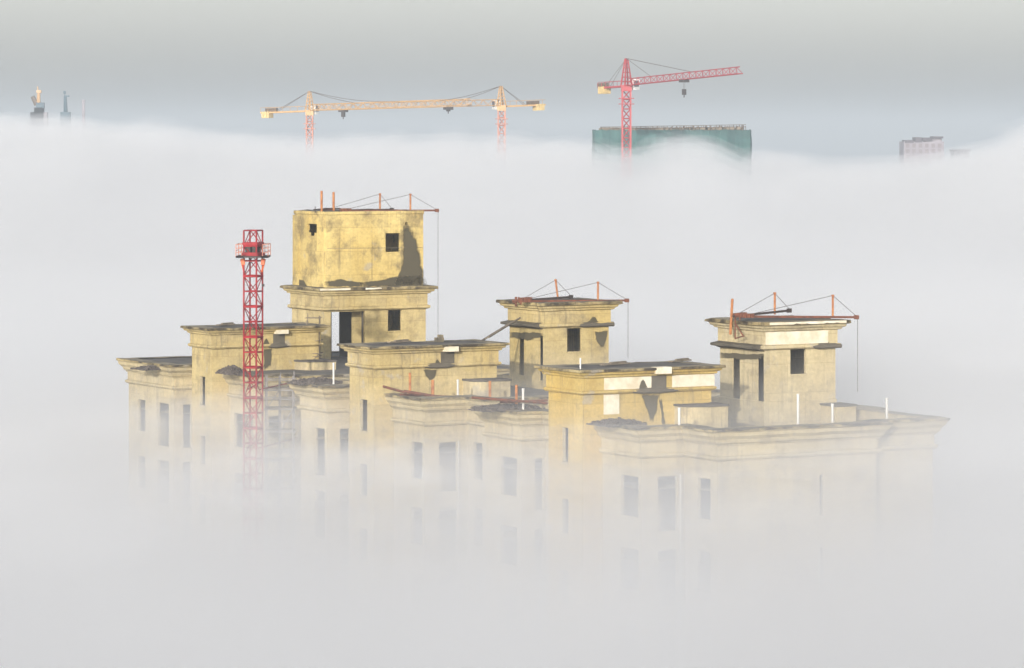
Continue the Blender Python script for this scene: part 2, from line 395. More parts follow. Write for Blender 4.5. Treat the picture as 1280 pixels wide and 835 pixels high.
def penthouse(fr, a0, b0, b1, depth, ops_front, ops_side, ops_back=(), mat='cream', pmat=None):
    a9 = a0 - depth; pl = [(a9, b0), (a0, b0), (a0, b1), (a9, b1)]
    mb = MB()
    fo = [(fr.bpx(a0, x0) - b0, fr.bpx(a0, x1) - b0, h0, h1) for x0, x1, h0, h1 in ops_front]
    so = [(fr.apx(b0, x0) - a9, fr.apx(b0, x1) - a9, h0, h1) for x0, x1, h0, h1 in ops_side]
    top, bot = H_PEN + 0.5, H_BAY + 1.4
    wall(mb, fr, pl[0], pl[1], top, bot, so); wall(mb, fr, pl[1], pl[2], top, bot, fo)
    wall(mb, fr, pl[2], pl[3], top, bot)
    bo = [(b1 - fr.bpx(a9, x1), b1 - fr.bpx(a9, x0), h0, h1) for x0, x1, h0, h1 in ops_back]
    wall(mb, fr, pl[3], pl[0], top, bot, bo)
    ph = mb.build('penthouse', mat, bld)
    mb = MB(); sweep(mb, fr, pl, True, prof(P_PEN, H_PEN), lip2=True); mb.build('cornice', [mat, 'lip', 'lipedge'], ph)
    rough_roof(fr, a9, a0, b0, b1, H_PEN + 0.03, ph)
    roof(fr, pl, H_PEN + 0.2, ph, 'ceiling_slab', mat)
    for o in fo: opening(fr, pl[1], pl[2], o, 'doorway' if o[3] > 11.5 else 'window', mat, ph, sill=o[3] < 11.5)
    for o in so: opening(fr, pl[0], pl[1], o, 'doorway', mat, ph, depth=0.05, sill=False)
    if so:      # dark sheet added behind the side doors as the room's shade
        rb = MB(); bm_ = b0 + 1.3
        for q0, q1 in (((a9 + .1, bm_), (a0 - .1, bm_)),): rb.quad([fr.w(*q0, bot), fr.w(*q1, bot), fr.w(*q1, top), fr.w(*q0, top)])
        rb.build('doorway_shade_sheet', 'damp', ph)
    for o in bo: opening(fr, pl[3], pl[0], o, 'doorway', mat, ph, sill=False)
    return ph, pl

pc, plc = penthouse(F3, -1.61, 10.02, 13.69, 3.58, [(988, 1007.5, 9.35, 10.45)], [(916, 924.7, 9.62, 11.75), (947, 954.6, 9.62, 11.85)])
pb, plb = penthouse(F2, -3.02, 10.65, 14.31, 3.30, [(709, 727, 9.42, 10.55)], [(649, 655, 9.75, 11.75), (674.5, 678.6, 9.75, 11.9)], mat='ochre')
pa, pla = penthouse(F1, -4.85, 8.70, 14.72, 3.9, [(413.5, 456, 9.42, 13.1), (485, 502, 9.40, 10.5)], [], [(413, 424, 9.42, 12.0)], mat='ochre')
# partitions behind the penthouse's wide opening; dark ones have interior shade painted in
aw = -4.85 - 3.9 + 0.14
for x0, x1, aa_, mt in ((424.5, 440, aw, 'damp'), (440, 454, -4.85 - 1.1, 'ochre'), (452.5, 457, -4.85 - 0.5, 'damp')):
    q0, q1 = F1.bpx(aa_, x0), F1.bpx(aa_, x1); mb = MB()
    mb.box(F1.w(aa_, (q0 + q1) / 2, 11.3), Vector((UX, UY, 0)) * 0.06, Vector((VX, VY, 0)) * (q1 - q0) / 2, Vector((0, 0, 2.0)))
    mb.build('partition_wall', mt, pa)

# tank room: the tall box on the furthest penthouse
mb = MB(); a0, b0, b1, dp = -4.95, 8.80, 14.62, 3.7; a9 = a0 - dp; H_TK = 4.16
fo = [(F1.bpx(a0, 482) - b0, F1.bpx(a0, 500) - b0, F1.hpy(a0, 11, 292), F1.hpy(a0, 11, 315.5)),
      (F1.bpx(a0, 506.4) - b0, F1.bpx(a0, 509.6) - b0, F1.hpy(a0, 11, 278.5), F1.hpy(a0, 11, 281.8))]
so = [(F1.apx(b0, 384) - a9, F1.apx(b0, 396) - a9, F1.hpy(a0 - 1, b0, 280), F1.hpy(a0 - 1, b0, 288)),
      (F1.apx(b0, 386.5) - a9, F1.apx(b0, 396) - a9, F1.hpy(a0 - 1, b0, 288), F1.hpy(a0 - 1, b0, 291)),
      (F1.apx(b0, 389) - a9, F1.apx(b0, 393) - a9, F1.hpy(a0 - 1, b0, 291), F1.hpy(a0 - 1, b0, 295))]
pl = [(a9, b0), (a0, b0), (a0, b1), (a9, b1)]
wall(mb, F1, pl[0], pl[1], H_TK, H_PEN, so); wall(mb, F1, pl[1], pl[2], H_TK, H_PEN, fo); wall(mb, F1, pl[2], pl[3], H_TK, H_PEN); wall(mb, F1, pl[3], pl[0], H_TK, H_PEN)
tank = mb.build('tank_room', 'tank', bld)
rough_roof(F1, a9, a0, b0, b1, H_TK, tank, amp=0.07)
rim = MB(); sweep(rim, F1, pl, True, [(-0.25, H_TK - 0.02), (0.03, H_TK - 0.015), (0.045, H_TK + 0.14), (0.0, H_TK + 0.17)]); rim.build('roof_rim', ['tank', 'lip'], tank)
opening(F1, pl[1], pl[2], fo[0], 'window', 'tank', tank, sill=False)
opening(F1, pl[1], pl[2], fo[1], 'drain_hole', 'tank', tank, sill=False)
opening(F1, pl[0], pl[1], so[0], 'broken_hole', 'tank', tank, sill=False)
# raised pilaster strips on the tank room
mb = MB()
for x0, x1 in ((398.5, 406.0), (366.5, 374)):
    mb = MB(); aa, ab = F1.apx(b0, x0), F1.apx(b0, x1)
    mb.box(F1.w((aa + ab) / 2, b0 - 0.006, (H_TK + H_PEN) / 2 + 0.1), Vector((UX, UY, 0)) * (ab - aa) / 2, Vector((VX, VY, 0)) * 0.03, Vector((0, 0, (H_PEN - H_TK) / 2 - 0.12)))
    mb.build('pilaster', 'tank', tank)
mb = MB()     # thin cold joints across the tank room
for x0, x1, y in ((409, 530, 310.5),):
    p, q = F1.front(a0 + 0.004, x0, y), F1.front(a0 + 0.004, x1, y - 1); mb.tube(p, q, 0.012, 4)
p, q = F1.front(a0 + 0.004, 465, 300), F1.front(a0 + 0.004, 465, 352); mb.tube(p, q, 0.010, 4)
mb.build('joint_line', 'lip', tank)
mark(F1, ('front', a0), [(505, 286), (510, 283), (516, 288), (521, 300), (524, 318), (528, 336), (531, 355), (495, 355), (498, 345), (503, 330), (504, 310)], tank)
mark(F1, ('front', a0), [(455, 353), (480, 349), (497, 346), (520, 345), (531, 349), (531, 358), (455, 358)], tank)
mark(F1, ('side', b0), [(366, 352), (372, 348), (380, 351), (384, 358), (366, 359)], tank)
mark(F1, ('front', a0), [(408, 352), (425, 349), (452, 353), (455, 358), (408, 358)], tank)

# damp, blackened mouldings and canopies
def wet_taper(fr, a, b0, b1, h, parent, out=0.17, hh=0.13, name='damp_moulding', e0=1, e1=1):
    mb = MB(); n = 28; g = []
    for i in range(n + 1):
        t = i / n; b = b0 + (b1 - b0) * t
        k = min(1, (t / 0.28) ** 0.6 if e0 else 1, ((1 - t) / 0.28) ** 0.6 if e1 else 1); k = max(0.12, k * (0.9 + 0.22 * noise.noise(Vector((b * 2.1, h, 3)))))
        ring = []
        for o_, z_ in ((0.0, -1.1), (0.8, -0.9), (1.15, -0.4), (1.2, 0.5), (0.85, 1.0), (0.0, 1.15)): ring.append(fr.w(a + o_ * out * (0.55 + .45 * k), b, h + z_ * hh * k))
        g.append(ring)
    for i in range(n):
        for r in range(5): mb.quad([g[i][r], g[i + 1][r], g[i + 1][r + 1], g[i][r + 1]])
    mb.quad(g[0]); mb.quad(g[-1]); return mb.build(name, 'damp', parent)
def wet_moulding(fr, pts, h, parent, prof_, name='damp_moulding', mat='damp'):
    mb = MB(); sweep(mb, fr, pts, False, [(o, h + z) for o, z in prof_], top_mi=0); return mb.build(name, mat, parent)
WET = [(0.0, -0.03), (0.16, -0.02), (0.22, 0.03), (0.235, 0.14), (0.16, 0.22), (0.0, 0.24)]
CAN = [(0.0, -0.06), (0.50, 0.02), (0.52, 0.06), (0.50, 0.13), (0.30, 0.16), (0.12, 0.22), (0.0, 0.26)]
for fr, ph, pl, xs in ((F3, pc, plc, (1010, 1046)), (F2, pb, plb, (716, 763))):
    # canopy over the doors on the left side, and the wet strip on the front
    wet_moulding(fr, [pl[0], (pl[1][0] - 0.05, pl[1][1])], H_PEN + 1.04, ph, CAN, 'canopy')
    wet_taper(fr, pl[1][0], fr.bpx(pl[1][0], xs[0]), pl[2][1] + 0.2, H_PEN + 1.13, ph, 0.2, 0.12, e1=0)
a = plb[1][0]
mark(F2, ('front', a), [(743, 414), (760, 414), (758, 425), (755, 434), (751, 432), (745, 424)], pb)
mark(F2, ('front', a + 0.07), [(733, 404), (738, 400), (741, 396), (744, 396), (747, 401), (754, 405)], pb)
mark(F2, ('side', plb[0][1]), [(637, 415), (678, 416), (678, 421), (660, 425), (640, 422)], pb)  # canopy's shade painted on the wall below it
a = plc[1][0]
mark(F3, ('front', a + 0.07), [(1024, 430), (1028, 420), (1031, 418), (1034, 424), (1038, 431)], pc)
mark(F3, ('side', plc[0][1]), [(901, 441), (955, 443), (955, 449), (930, 450), (903, 447)], pc)  # shaded band under this canopy, put in as colour
for fr, tw, x0, x1, pk, tri, bT in ((F3, t3, 783, 852, (804, 482, 474.5), [(801, 493), (824, 493), (821, 512), (817, 527), (813, 526), (807, 508)], 6.27),
                          (F2, t2, 524, 573, (547, 456, 449), [(529, 462), (546, 462), (544, 471), (537, 476), (532, 470)], 6.42),
                          (F1, t1, 331, 364, (333, 430, 423), [(330, 436), (340, 436), (339, 458), (330, 462)], 5.99)):
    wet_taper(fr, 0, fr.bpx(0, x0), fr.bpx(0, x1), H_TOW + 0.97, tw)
    mark(fr, ('front', 0.075), [(pk[0] - 5, pk[1] + 3), (pk[0] - 2.5, pk[2] + 2), (pk[0], pk[2]), (pk[0] + 2.5, pk[2] + 3), (pk[0] + 6, pk[1] + 3)], tw)
    mark(fr, ('front', 0.0), tri, tw)
mark(F3, ('front', 0), [(824, 500), (827, 500), (832, 530), (828, 530)], t3)
# notch with its white lintel in each tower cornice
for fr, tw, x0, x1, y0, y1 in ((F3, t3, 820, 838.5, 459, 467.5), (F2, t2, 556, 572.5, 433, 440), (F1, t1, 345.5, 360, 412, 418)):
    p0, p1 = fr.bpx(0.4, x0), fr.bpx(0.4, x1); hm = (fr.hpy(0.4, p0, y0) + fr.hpy(0.4, p0, y1)) / 2; hh = (y1 - y0) / F * 152 / 2
    mb = MB(); mb.box(fr.w(0.25, (p0 + p1) / 2, hm), Vector((UX, UY, 0)) * 0.232, Vector((VX, VY, 0)) * (p1 - p0) / 2, Vector((0, 0, hh))); mb.build('lintel', 'white', tw)
    mb = MB(); mb.box(fr.w(0.07, (p0 + p1) / 2 - .03, (hm + hh + 10.72) / 2 + .02), Vector((UX, UY, 0)) * 0.03, Vector((VX, VY, 0)) * (p1 - p0) / 2, Vector((0, 0, (10.70 - hm - hh) / 2))); mb.build('notch_shade_panel', 'damp', tw)  # dark panel standing in for the shade inside the notch
# fresh white plaster on the nearest tower and its penthouse
def patch(fr, a, x0, x1, h0, h1, parent, t=0.012, b_lo=None):
    p0, p1 = fr.bpx(a, x0), fr.bpx(a, x1); mb = MB()
    mb.box(fr.w(a + t / 2, (p0 + p1) / 2, (h0 + h1) / 2), Vector((UX, UY, 0)) * t / 2 * 1.02, Vector((VX, VY, 0)) * (p1 - p0) / 2, Vector((0, 0, (h1 - h0) / 2)))
    return mb.build('plaster_patch', 'white', parent)
patch(F3, 0.07, 755, 818, H_TOW + 0.375, H_TOW + 0.875, t3); patch(F3, 0.07, 840, 893, H_TOW + 0.375, H_TOW + 0.875, t3)
patch(F3, 0.0, 754.5, 774, H_TOW + 1.075, H_TOW + 1.9, t3)
pl_ = MB(); sweep(pl_, F3, plc, True, [(0.0, 11.58), (0.05, 11.61), (0.055, 13.2)], top_mi=0); pl_.build('plinth', 'cream', pc)
patch(F3, plc[1][0] + 0.07, 957, 1035, H_PEN + 0.45, H_PEN + 1.0, pc)
patch(F3, plc[1][0] + 0.49, 962, 1058, H_PEN + 0.02, H_PEN + 0.13, pc)
patch(F1, pla[1][0] + 0.49, 400, 438, H_PEN + 0.03, H_PEN + 0.12, pa); patch(F1, pla[1][0] + 0.49, 457, 477, H_PEN + 0.03, H_PEN + 0.12, pa)

# low round-nosed walls on the roofs
def low_block(fr, a0, x0, x1, ytop, depth, nose=0.7):
    b0_, b1_ = fr.bpx(a0, x0), fr.bpx(a0, x1); h = fr.hpy(a0, b0_, ytop)
    pts = [(a0 - depth, b0_), (a0 - nose, b0_)]
    for i in range(1, 7):
        t = i / 6 * math.pi / 2; pts.append((a0 - nose + nose * math.sin(t), b0_ + nose * (1 - math.cos(t))))
    pts += [(a0, b1_), (a0 - depth, b1_)]
    mb = MB()
    for p, q in zip(pts, pts[1:] + pts[:1]): mb.quad([fr.w(*p, H_BAY + 1.1), fr.w(*q, H_BAY + 1.1), fr.w(*q, h), fr.w(*p, h)])
    o = mb.build('low_wall', 'cream', bld)
    rim = MB(); sweep(rim, fr, pts, True, [(-0.2, h - 0.03), (0.04, h - 0.03), (0.05, h + 0.05), (0.0, h + 0.07)], top_mi=0); rim.build('coping', 'roof', o)
    roof(fr, pts, h - 0.02, o)
    return o
low_block(F3, 1.2, 862, 910, 508, 3.6)
low_block(F2, 1.2, 594, 638, 476, 3.2)
low_block(F1, 1.2, 381, 420, 452, 2.8)
b_ = F3.bpx(0.8, 1046)
low_block(F3, 0.6, 1046, 1070, 507, 1.2, 0.05)

# white vent pipes on the roofs
def pipe_at(fr, a, px, y0, y1, r=0.075):
    b = fr.bpx(a, px); p = fr.w(a, b, fr.hpy(a, b, y1) + 0.25); q = fr.w(a, b, fr.hpy(a, b, y0))
    mb = MB(); mb.tube(p, q, r, 10); mb.tube(q - Vector((0, 0, 0.12)), q + Vector((0, 0, 0.02)), r * 1.12, 10)
    mb.build('vent_pipe', 'pipe', bld, smooth=False)
for fr, a, px, y0, y1 in ((F3, 3.2, 849, 510, 533), (F3, 4.9, 997.5, 493, 534), (F3, 4.9, 1040.5, 505, 534), (F3, 4.4, 1108.5, 498, 530), (F2, 2.4, 572.3, 475, 505), (F3, -7.2, 654, 486, 508), (F2, -6.8, 417, 454, 481), (F3, -0.4, 725.5, 448, 456)):
    pipe_at(fr, a, px, y0, y1, 0.035 if px in (725.5, 492) else 0.056 if fr is F3 else 0.05)
# white downpipes beside the bay windows
for fr, ol, px in ((F3, ol3, 851), (F2, ol2, 573.5), (F1, ol1, 354)):
    a = ol[2][0] + 0.10; b = fr.bpx(a, px); mb = MB(); mb.tube(fr.w(a, b, 14.0), fr.w(a, b, 40), 0.06 if fr is F3 else 0.035, 8); mb.build('downpipe', 'oldpipe', bld)

# ------------------------------------------------------------------ loose things on the roofs
def rig(fr, a, beam, post, rope, label, dark_beam=False, r=0.047, lean=0.0, tail=None):
    """roof rig of a suspended platform: steel beam, post, stay cables, hanging rope; pixels on the line a=const"""
    (x0, y0), (x1, y1) = beam
    P = lambda x, y: fr.front(a, x, y)
    base = P(post[0], post[2])
    t = thing('suspension_rig', base, label, 'roof rig', 'suspended platform rigs on the penthouse roofs')
    mb = MB(); p, q = P(x0, y0), P(x1, y1); d = (q - p)
    z = Vector((0, 0, 1)); s = d.normalized().cross(z)
    mb.box((p + q) / 2, d / 2, s * r, z.cross(s).cross(s).normalized() * 0 + z * r); mb.build('beam', 'dark' if dark_beam else 'rust', t)
    mb = MB(); mb.box(q - d.normalized() * 0.06, d.normalized() * 0.09, s * r * 1.5, z * r * 1.9); mb.build('sheave', 'dark' if dark_beam else 'rust', t)
    top = P(post[0] + lean, post[1])
    mb = MB(); mb.tube(base, top, r * 1.05, 6); mb.tube(top - z * .03, top + z * .04, r * 1.5, 6); mb.build('post', 'rustlight', t)
    mb = MB(); mb.tube(top, q, 0.012, 4); mb.tube(top, P(*(tail or (x0, y0))), 0.012, 4); mb.build('stay_cable', 'wire', t)
    if rope:
        mb = MB(); mb.tube(q - z * r, P(x1, rope), 0.012, 4); mb.build('hanging_rope', 'wire', t)
    w = MB()
    for k in range(3): w.box(p + d.normalized() * (0.12 + 0.2 * k) + z * 0.04, d.normalized() * 0.085, s * 0.13, z * 0.09)
    w.build('counterweight', 'rust', t)
    return t
a = plc[1][0] - 0.25
rig(F3, a, ((926, 395.5), (1072, 396.5)), (1041, 369.5, 397), 490, 'rust red roof rig on the rightmost penthouse with a rope hanging from its beam')
rig(F3, a - 1.0, ((917, 395.5), (988, 388)), (968.5, 366.5, 393), None, 'dark beamed roof rig with a tall middle post on the rightmost penthouse', True)
a = plb[1][0] - 0.25
rig(F2, a, ((648, 376.5), (785, 375.5)), (747.5, 353, 377), 446, 'rust red roof rig on the middle penthouse with a rope hanging from its beam')
rig(F2, a - 1.0, ((650, 375.5), (715, 371)), (697.5, 350, 374), None, 'dark beamed roof rig with a leaning post on the middle penthouse', True, lean=-3)
a = -4.95 - 0.3
rig(F1, a, ((425, 263.5), (547.5, 263)), (513, 243, 265), 420, 'roof rig on the tall tank room with beam and rope overhanging its right edge')
rig(F1, a - 1.2, ((405, 263), (491, 262)), (475, 242.5, 265), None, 'dark beamed roof rig in the middle of the tank room roof', True)

def loose(name, label, cat, mbs, loc=None, group=None):
    """single-mesh thing"""
    mb, mat = mbs
    lo = loc or sum(mb.v, Vector()) / len(mb.v)
    mb.v = [v - lo for v in mb.v]; o = mb.build(name, mat); o.location = lo
    return tag(o, label, cat, group)
z = Vector((0, 0, 1))
a = -4.95 - 0.8
for px, y0, lab in ((402, 238.5, 'taller leftmost orange post standing on the tank room roof'), (417, 240, 'second rusty post from the left on the tank room roof')):
    mb = MB(); mb.tube(F1.front(a, px, 266), F1.front(a, px, y0), 0.065, 6); loose('rusty_post', lab, 'post', (mb, 'rustlight'), group='posts standing on the tank room')
mb = MB(); mb.tube(F1.front(a, 392, 262), F1.front(a, 425, 260.5), 0.035, 5); mb.tube(F1.front(a, 394, 258), F1.front(a, 394, 266), 0.02, 5); loose('scaffold_tube', 'thin tube lying between the posts at the left of the tank room roof', 'tube', (mb, 'dark'))
# bracket hung on the left side of the nearest penthouse
t = thing('hung_bracket', F3.side(plc[0][1] - 0.45, 915, 417), 'rusty post and bracket leaning on the left side of the rightmost penthouse', 'bracket')
S = lambda x, y: F3.side(plc[0][1] - 0.55, x, y)
mb = MB(); mb.tube(S(913, 418), S(915.5, 373.5), 0.06, 6); mb.build('post', 'rustlight', t)
mb = MB()
for p, q in (((919, 393), (919, 424)), ((919, 404), (929, 420)), ((919, 423), (930, 420)), ((914, 395), (925, 395)), ((925, 392), (925, 400))): mb.tube(S(*p), S(*q), 0.03, 5)
mb.build('frame', 'rust', t)
# bracket on the middle penthouse's left corner
S2 = lambda x, y: F2.side(plb[0][1] - 0.5, x, y)
mb = MB()
for p, q in (((642, 378), (655, 374)), ((645, 371), (645, 383)), ((648, 372), (652, 380)), ((641, 376), (649, 377))): mb.tube(S2(*p), S2(*q), 0.06, 5)
loose('winch', 'small rusty winch at the left end of the middle penthouse roof', 'winch', (mb, 'rust'))

# ladder from the second tower roof up to the middle penthouse
p0, p1 = F2.front(-1.6, 606, 424), F2.front(-4.0, 645, 400)
mb = MB(); d = (p1 - p0); sd = d.normalized().cross(z).normalized() * 0.2
for s in (-1, 1): mb.tube(p0 + sd * s + z * .10 * s, p1 + sd * s + z * .10 * s, 0.05, 6)
for k in range(1, 9): q = p0 + d * k / 9; mb.tube(q - sd - z * .1, q + sd + z * .1, 0.03, 5)
loose('ladder', 'brown timber ladder leaning from the middle tower roof to the penthouse behind', 'ladder', (mb, 'board'))
# bricks on the second tower roof
mb = MB(); c = F2.front(-1.8, 549, 424.5); mb.box(c, Vector((UX, UY, 0)) * .12, Vector((VX, VY, 0)) * .2, z * .1); mb.box(c + z * .16 + Vector((.05, 0, 0)), Vector((UX, UY, 0)) * .1, Vector((VX, VY, 0)) * .11, z * .07)
loose('concrete_blocks', 'two small blocks stacked on the middle tower roof edge', 'blocks', (mb, 'lip'))

# rubble heaps on the bay roofs
def heap(fr, a, x0, x1, ybase, h, label):
    b0_, b1_ = fr.bpx(a, x0), fr.bpx(a, x1); n, mb = 26, MB(); g = {}
    for i in range(n + 1):
        for j in range(11):
            u, v = i / n, j / 10
            p = fr.w(a - 0.1 - 1.6 * v, b0_ + (b1_ - b0_) * u, fr.hpy(a, (b0_ + b1_) / 2, ybase))
            e = (math.sin(math.pi * u) ** 0.7) * (math.sin(math.pi * v) ** 0.7)
            p.z += e * h * (0.75 + 0.5 * noise.noise(p * 1.7) + 0.45 * noise.noise(p * 4.1)) - (0.02 if e < .02 else 0)
            g[i, j] = len(mb.v); mb.v.append(p)
    for i in range(n):
        for j in range(10): mb.f.append((g[i, j], g[i + 1, j], g[i + 1, j + 1], g[i, j + 1])); mb.m.append(0)
    lo = fr.w(a - 0.9, (b0_ + b1_) / 2, H_BAY)
    for _ in range(150):
        u, v = random.random(), random.random(); e = (math.sin(math.pi * u) ** 0.7) * (math.sin(math.pi * v) ** 0.7)
        p = fr.w(a - 0.1 - 1.6 * v, b0_ + (b1_ - b0_) * u, fr.hpy(a, (b0_ + b1_) / 2, ybase)); p.z += e * h * 0.8
        dx = Vector((random.uniform(-1, 1), random.uniform(-1, 1), random.uniform(-.5, .5))).normalized(); dy = dx.cross(z).normalized(); k_ = random.uniform(.02, .065)
        mb.box(p, dx * k_ * random.uniform(.8, 2.2), dy * k_, dx.cross(dy) * k_ * .7)
    loose('rubble_heap', label, 'rubble', (mb, 'debris'), lo, 'rubble heaps left on the bay roofs')
heap(F1, 2.6, 287, 312, 468, 0.42, 'dark rubble heap on the roof just left of the red hoist mast')
heap(F3, 2.4, 757, 812, 532, 0.22, 'long low rubble heap on the roof below the white plaster patches')
heap(F3, -7.0, 605, 684, 513, 0.25, 'dark rubble strewn along the roof left of the yellowest tower')
heap(F1, -6.6, 180, 238, 462, 0.22, 'brown rubble strewn on the leftmost low roof')
heap(F2, -6.9, 376, 432, 480, 0.25, 'reddish rubble on the roof below the tall tank room')
heap(F2, 2.0, 512, 552, 500, 0.2, 'rubble heap under the rusty beams in front of the middle tower')

# rusty beams, posts and bars on the middle bay roofs
def bar(fr, a, p, q, r, mat, name, label, cat, group=None):
    mb = MB(); mb.tube(fr.front(a, *p), fr.front(a, *q), r, 6); loose(name, label, cat, (mb, mat), group=group)
GB = 'rusty beams and posts on the middle roofs'
bar(F2, 2.6, (479, 483), (508, 491), 0.06, 'rust', 'rusty_beam', 'rusty beam sloping down to the right at the left end of the middle bay roof', 'beam', GB)
bar(F2, 2.6, (505, 489), (553, 497), 0.075, 'rust', 'rusty_beam', 'thick rusty beam lying across the rubble in front of the middle tower', 'beam', GB)
bar(F2, 2.2, (500, 493), (585, 496.5), 0.05, 'rust', 'rusty_beam', 'long thin rusty beam lying along the roof edge beside the tall white pipe', 'beam', GB)
bar(F3, -6.9, (590, 497), (684, 504), 0.06, 'rust', 'rusty_beam', 'long rusty beam lying on the roof below the middle penthouse', 'beam', GB)
bar(F3, -7.4, (625, 503), (684, 500.5), 0.05, 'rust', 'rusty_beam', 'rusty beam ending against the yellow tower wall', 'beam', GB)
bar(F2, 2.4, (512.5, 492), (512.5, 466), 0.06, 'rustlight', 'rusty_post', 'orange post standing left among the beams in front of the middle tower', 'post', GB)
bar(F2, 2.4, (541, 494), (541, 475), 0.075, 'rustlight', 'rusty_post', 'short orange post standing below the hanging damp stain of the middle tower', 'post', GB)
bar(F2, 3.0, (612.5, 500), (612.5, 476), 0.065, 'rustlight', 'rusty_post', 'orange post standing in front of the low round ended wall', 'post', GB)
bar(F3, -7.2, (645.5, 505), (645.5, 481), 0.06, 'rustlight', 'rusty_post', 'orange post standing just left of a thick white pipe', 'post', GB)

# ------------------------------------------------------------------ red hoist mast
D = 177.0; c0 = at(316.5, 288, D); S_ = D / F
mast = thing('hoist_mast', (c0.x, c0.y, 0), 'red lattice construction hoist mast with a caged platform near its top', 'hoist mast')
rad, ang = 12.3 * S_, math.radians(23)
cor = [Vector((math.cos(ang + k * math.pi / 2), math.sin(ang + k * math.pi / 2), 0)) * rad for k in range(4)]
ztop = c0.z; mb = MB(); bot = ZC - 40
for c in cor: mb.tube(Vector((c0.x, c0.y, 0)) + c, Vector((c0.x, c0.y, ztop)) + c, 0.042, 6)
step = 19.0 * S_; k = 0; zz = ztop
while zz > bot:
    thick = k % 2 == 1
    for i in range(4):
        o = Vector((c0.x, c0.y, zz)); mb.tube(o + cor[i], o + cor[(i + 1) % 4], 0.062 if thick else 0.036, 5)
        if zz - step > bot:
            o2 = Vector((c0.x, c0.y, zz - step)); e = (i + k) % 2
            mb.tube(o + cor[i if e else (i + 1) % 4], o2 + cor[(i + 1) % 4 if e else i], 0.022, 4)
    zz -= step; k += 1
mb.build('lattice_frame', 'red', mast)
zp = at(0, 320.5, D).z; o = Vector((c0.x, c0.y, zp))
ex, ey = Vector((1, 0, 0)), Vector((0, 1, 0)); hw = 20 * S_
mb = MB()
for s in (-1, 1):
    mb.box(o + ey * s * 0.62, ex * hw, ey * 0.28, z * 0.035); mb.box(o + ex * s * (hw - 0.17), ex * 0.17, ey * 0.9, z * 0.045)
mb.build('platform', 'dark', mast)
gh = 15.5 * S_
for s in (-1, 1):
    mb = MB(); x1, x0 = o.x + s * hw, o.x + s * (hw - 7 * S_)
    for yy in (-0.85, 0.85):
        for x in (x0, x1): mb.tube((x, o.y + yy, zp), (x, o.y + yy, zp + gh), 0.02, 5)
        for h in (0.35, 0.7, 1.0): mb.tube((x0, o.y + yy, zp + gh * h), (x1, o.y + yy, zp + gh * h), 0.017, 5)
    for h in (0.5, 1.0): mb.tube((x1, o.y - .85, zp + gh * h), (x1, o.y + .85, zp + gh * h), 0.017, 5)
    mb.build('guard_rail', 'pink', mast)
mb = MB()
for i in range(4): mb.box(o + cor[i] * 0.55 + z * 0.35 + Vector((0, -0.05, 0)), ex * 0.13, ey * 0.10, z * (0.22 + 0.05 * (i % 2)))
mb.build('drive_unit', 'dark', mast)
mb = MB()
for i in range(4):
    m_ = (cor[i] + cor[(i + 1) % 4]) / 2 * 1.15; t_ = (cor[(i + 1) % 4] - cor[i]) / 2 * 1.15
    mb.box(o + m_ + z * 0.10, t_, m_.normalized() * 0.03, z * 0.10)
    mb.box(o + m_ + z * 0.62, t_, m_.normalized() * 0.02, z * 0.06)
mb.build('cage_frame', 'red', mast)
mb = MB()
for s in (-1, 1):
    p = Vector((o.x + s * 12.4 * S_, o.y - 0.1, zp - 0.13)); mb.box(p + Vector((0, 0, -0.12)), ex * 0.085, ey * 0.2, z * 0.15)
    mb.tube(p + Vector((s * 0.10, 0, 0)), p + Vector((-s * 0.06, 0, -0.62)), 0.05, 5)
mb.build('bracket', 'orange', mast)
mb = MB(); mb.box(Vector((o.x + 12.6 * S_, o.y - 0.1, at(0, 356.5, D).z)), ex * 0.06, ey * 0.06, z * 0.06); mb.build('lamp', 'dark', mast)

for yy_, n_ in ((487, 0), (560, 1)):      # ties to the building and the trailing cable
    zt_ = at(0, yy_, D).z; mb = MB()
    for sg in (-1, 1): mb.tube((c0.x + sg * .3, c0.y, zt_), (c0.x + sg * .9 + 1.0, c0.y + 6.5, zt_), 0.035, 5)
    mb.build('wall_tie', 'red', mast)
mb = MB(); pv_ = Vector((c0.x + 0.16, c0.y - .2, zp))
for k in range(1, 40):
    q = Vector((c0.x + 0.16 + .03 * math.sin(k * .7), c0.y - .2, zp - k * 0.8)); mb.tube(pv_, q, 0.018, 4); pv_ = q
mb.build('power_cable', 'dark', mast)
# odd timber left on the tower roofs
for fr_, a_, x0, x1, yy_, lab in ((F3, -1.4, 752, 786, 455.5, 'thin plank lying on the yellowest tower roof towards its left'), (F3, -1.9, 838, 862, 452.2, 'short plank lying on the yellowest tower roof towards its right'), (F2, -1.5, 486, 512, 427.5, 'plank lying on the middle tower roof'), (F1, -1.3, 272, 292, 406.0, 'plank lying on the left tower roof beside the red mast')):
    p, q = fr_.front(a_, x0, yy_), fr_.front(a_ - .5, x1, yy_ - .8); p.z = q.z = ZC - H_TOW + 0.07; d_ = q - p
    mb = MB(); mb.box((p + q) / 2, d_ / 2, d_.normalized().cross(z) * .11, z * .028); mb.box((p + q) / 2 + z * .06 + d_ * .1, d_ * .2 + Vector((.1, .2, 0)), d_.normalized().cross(z) * .06, z * .03)
    loose('timber_plank', lab, 'plank', (mb, 'board'), None, 'planks left on the tower roofs')

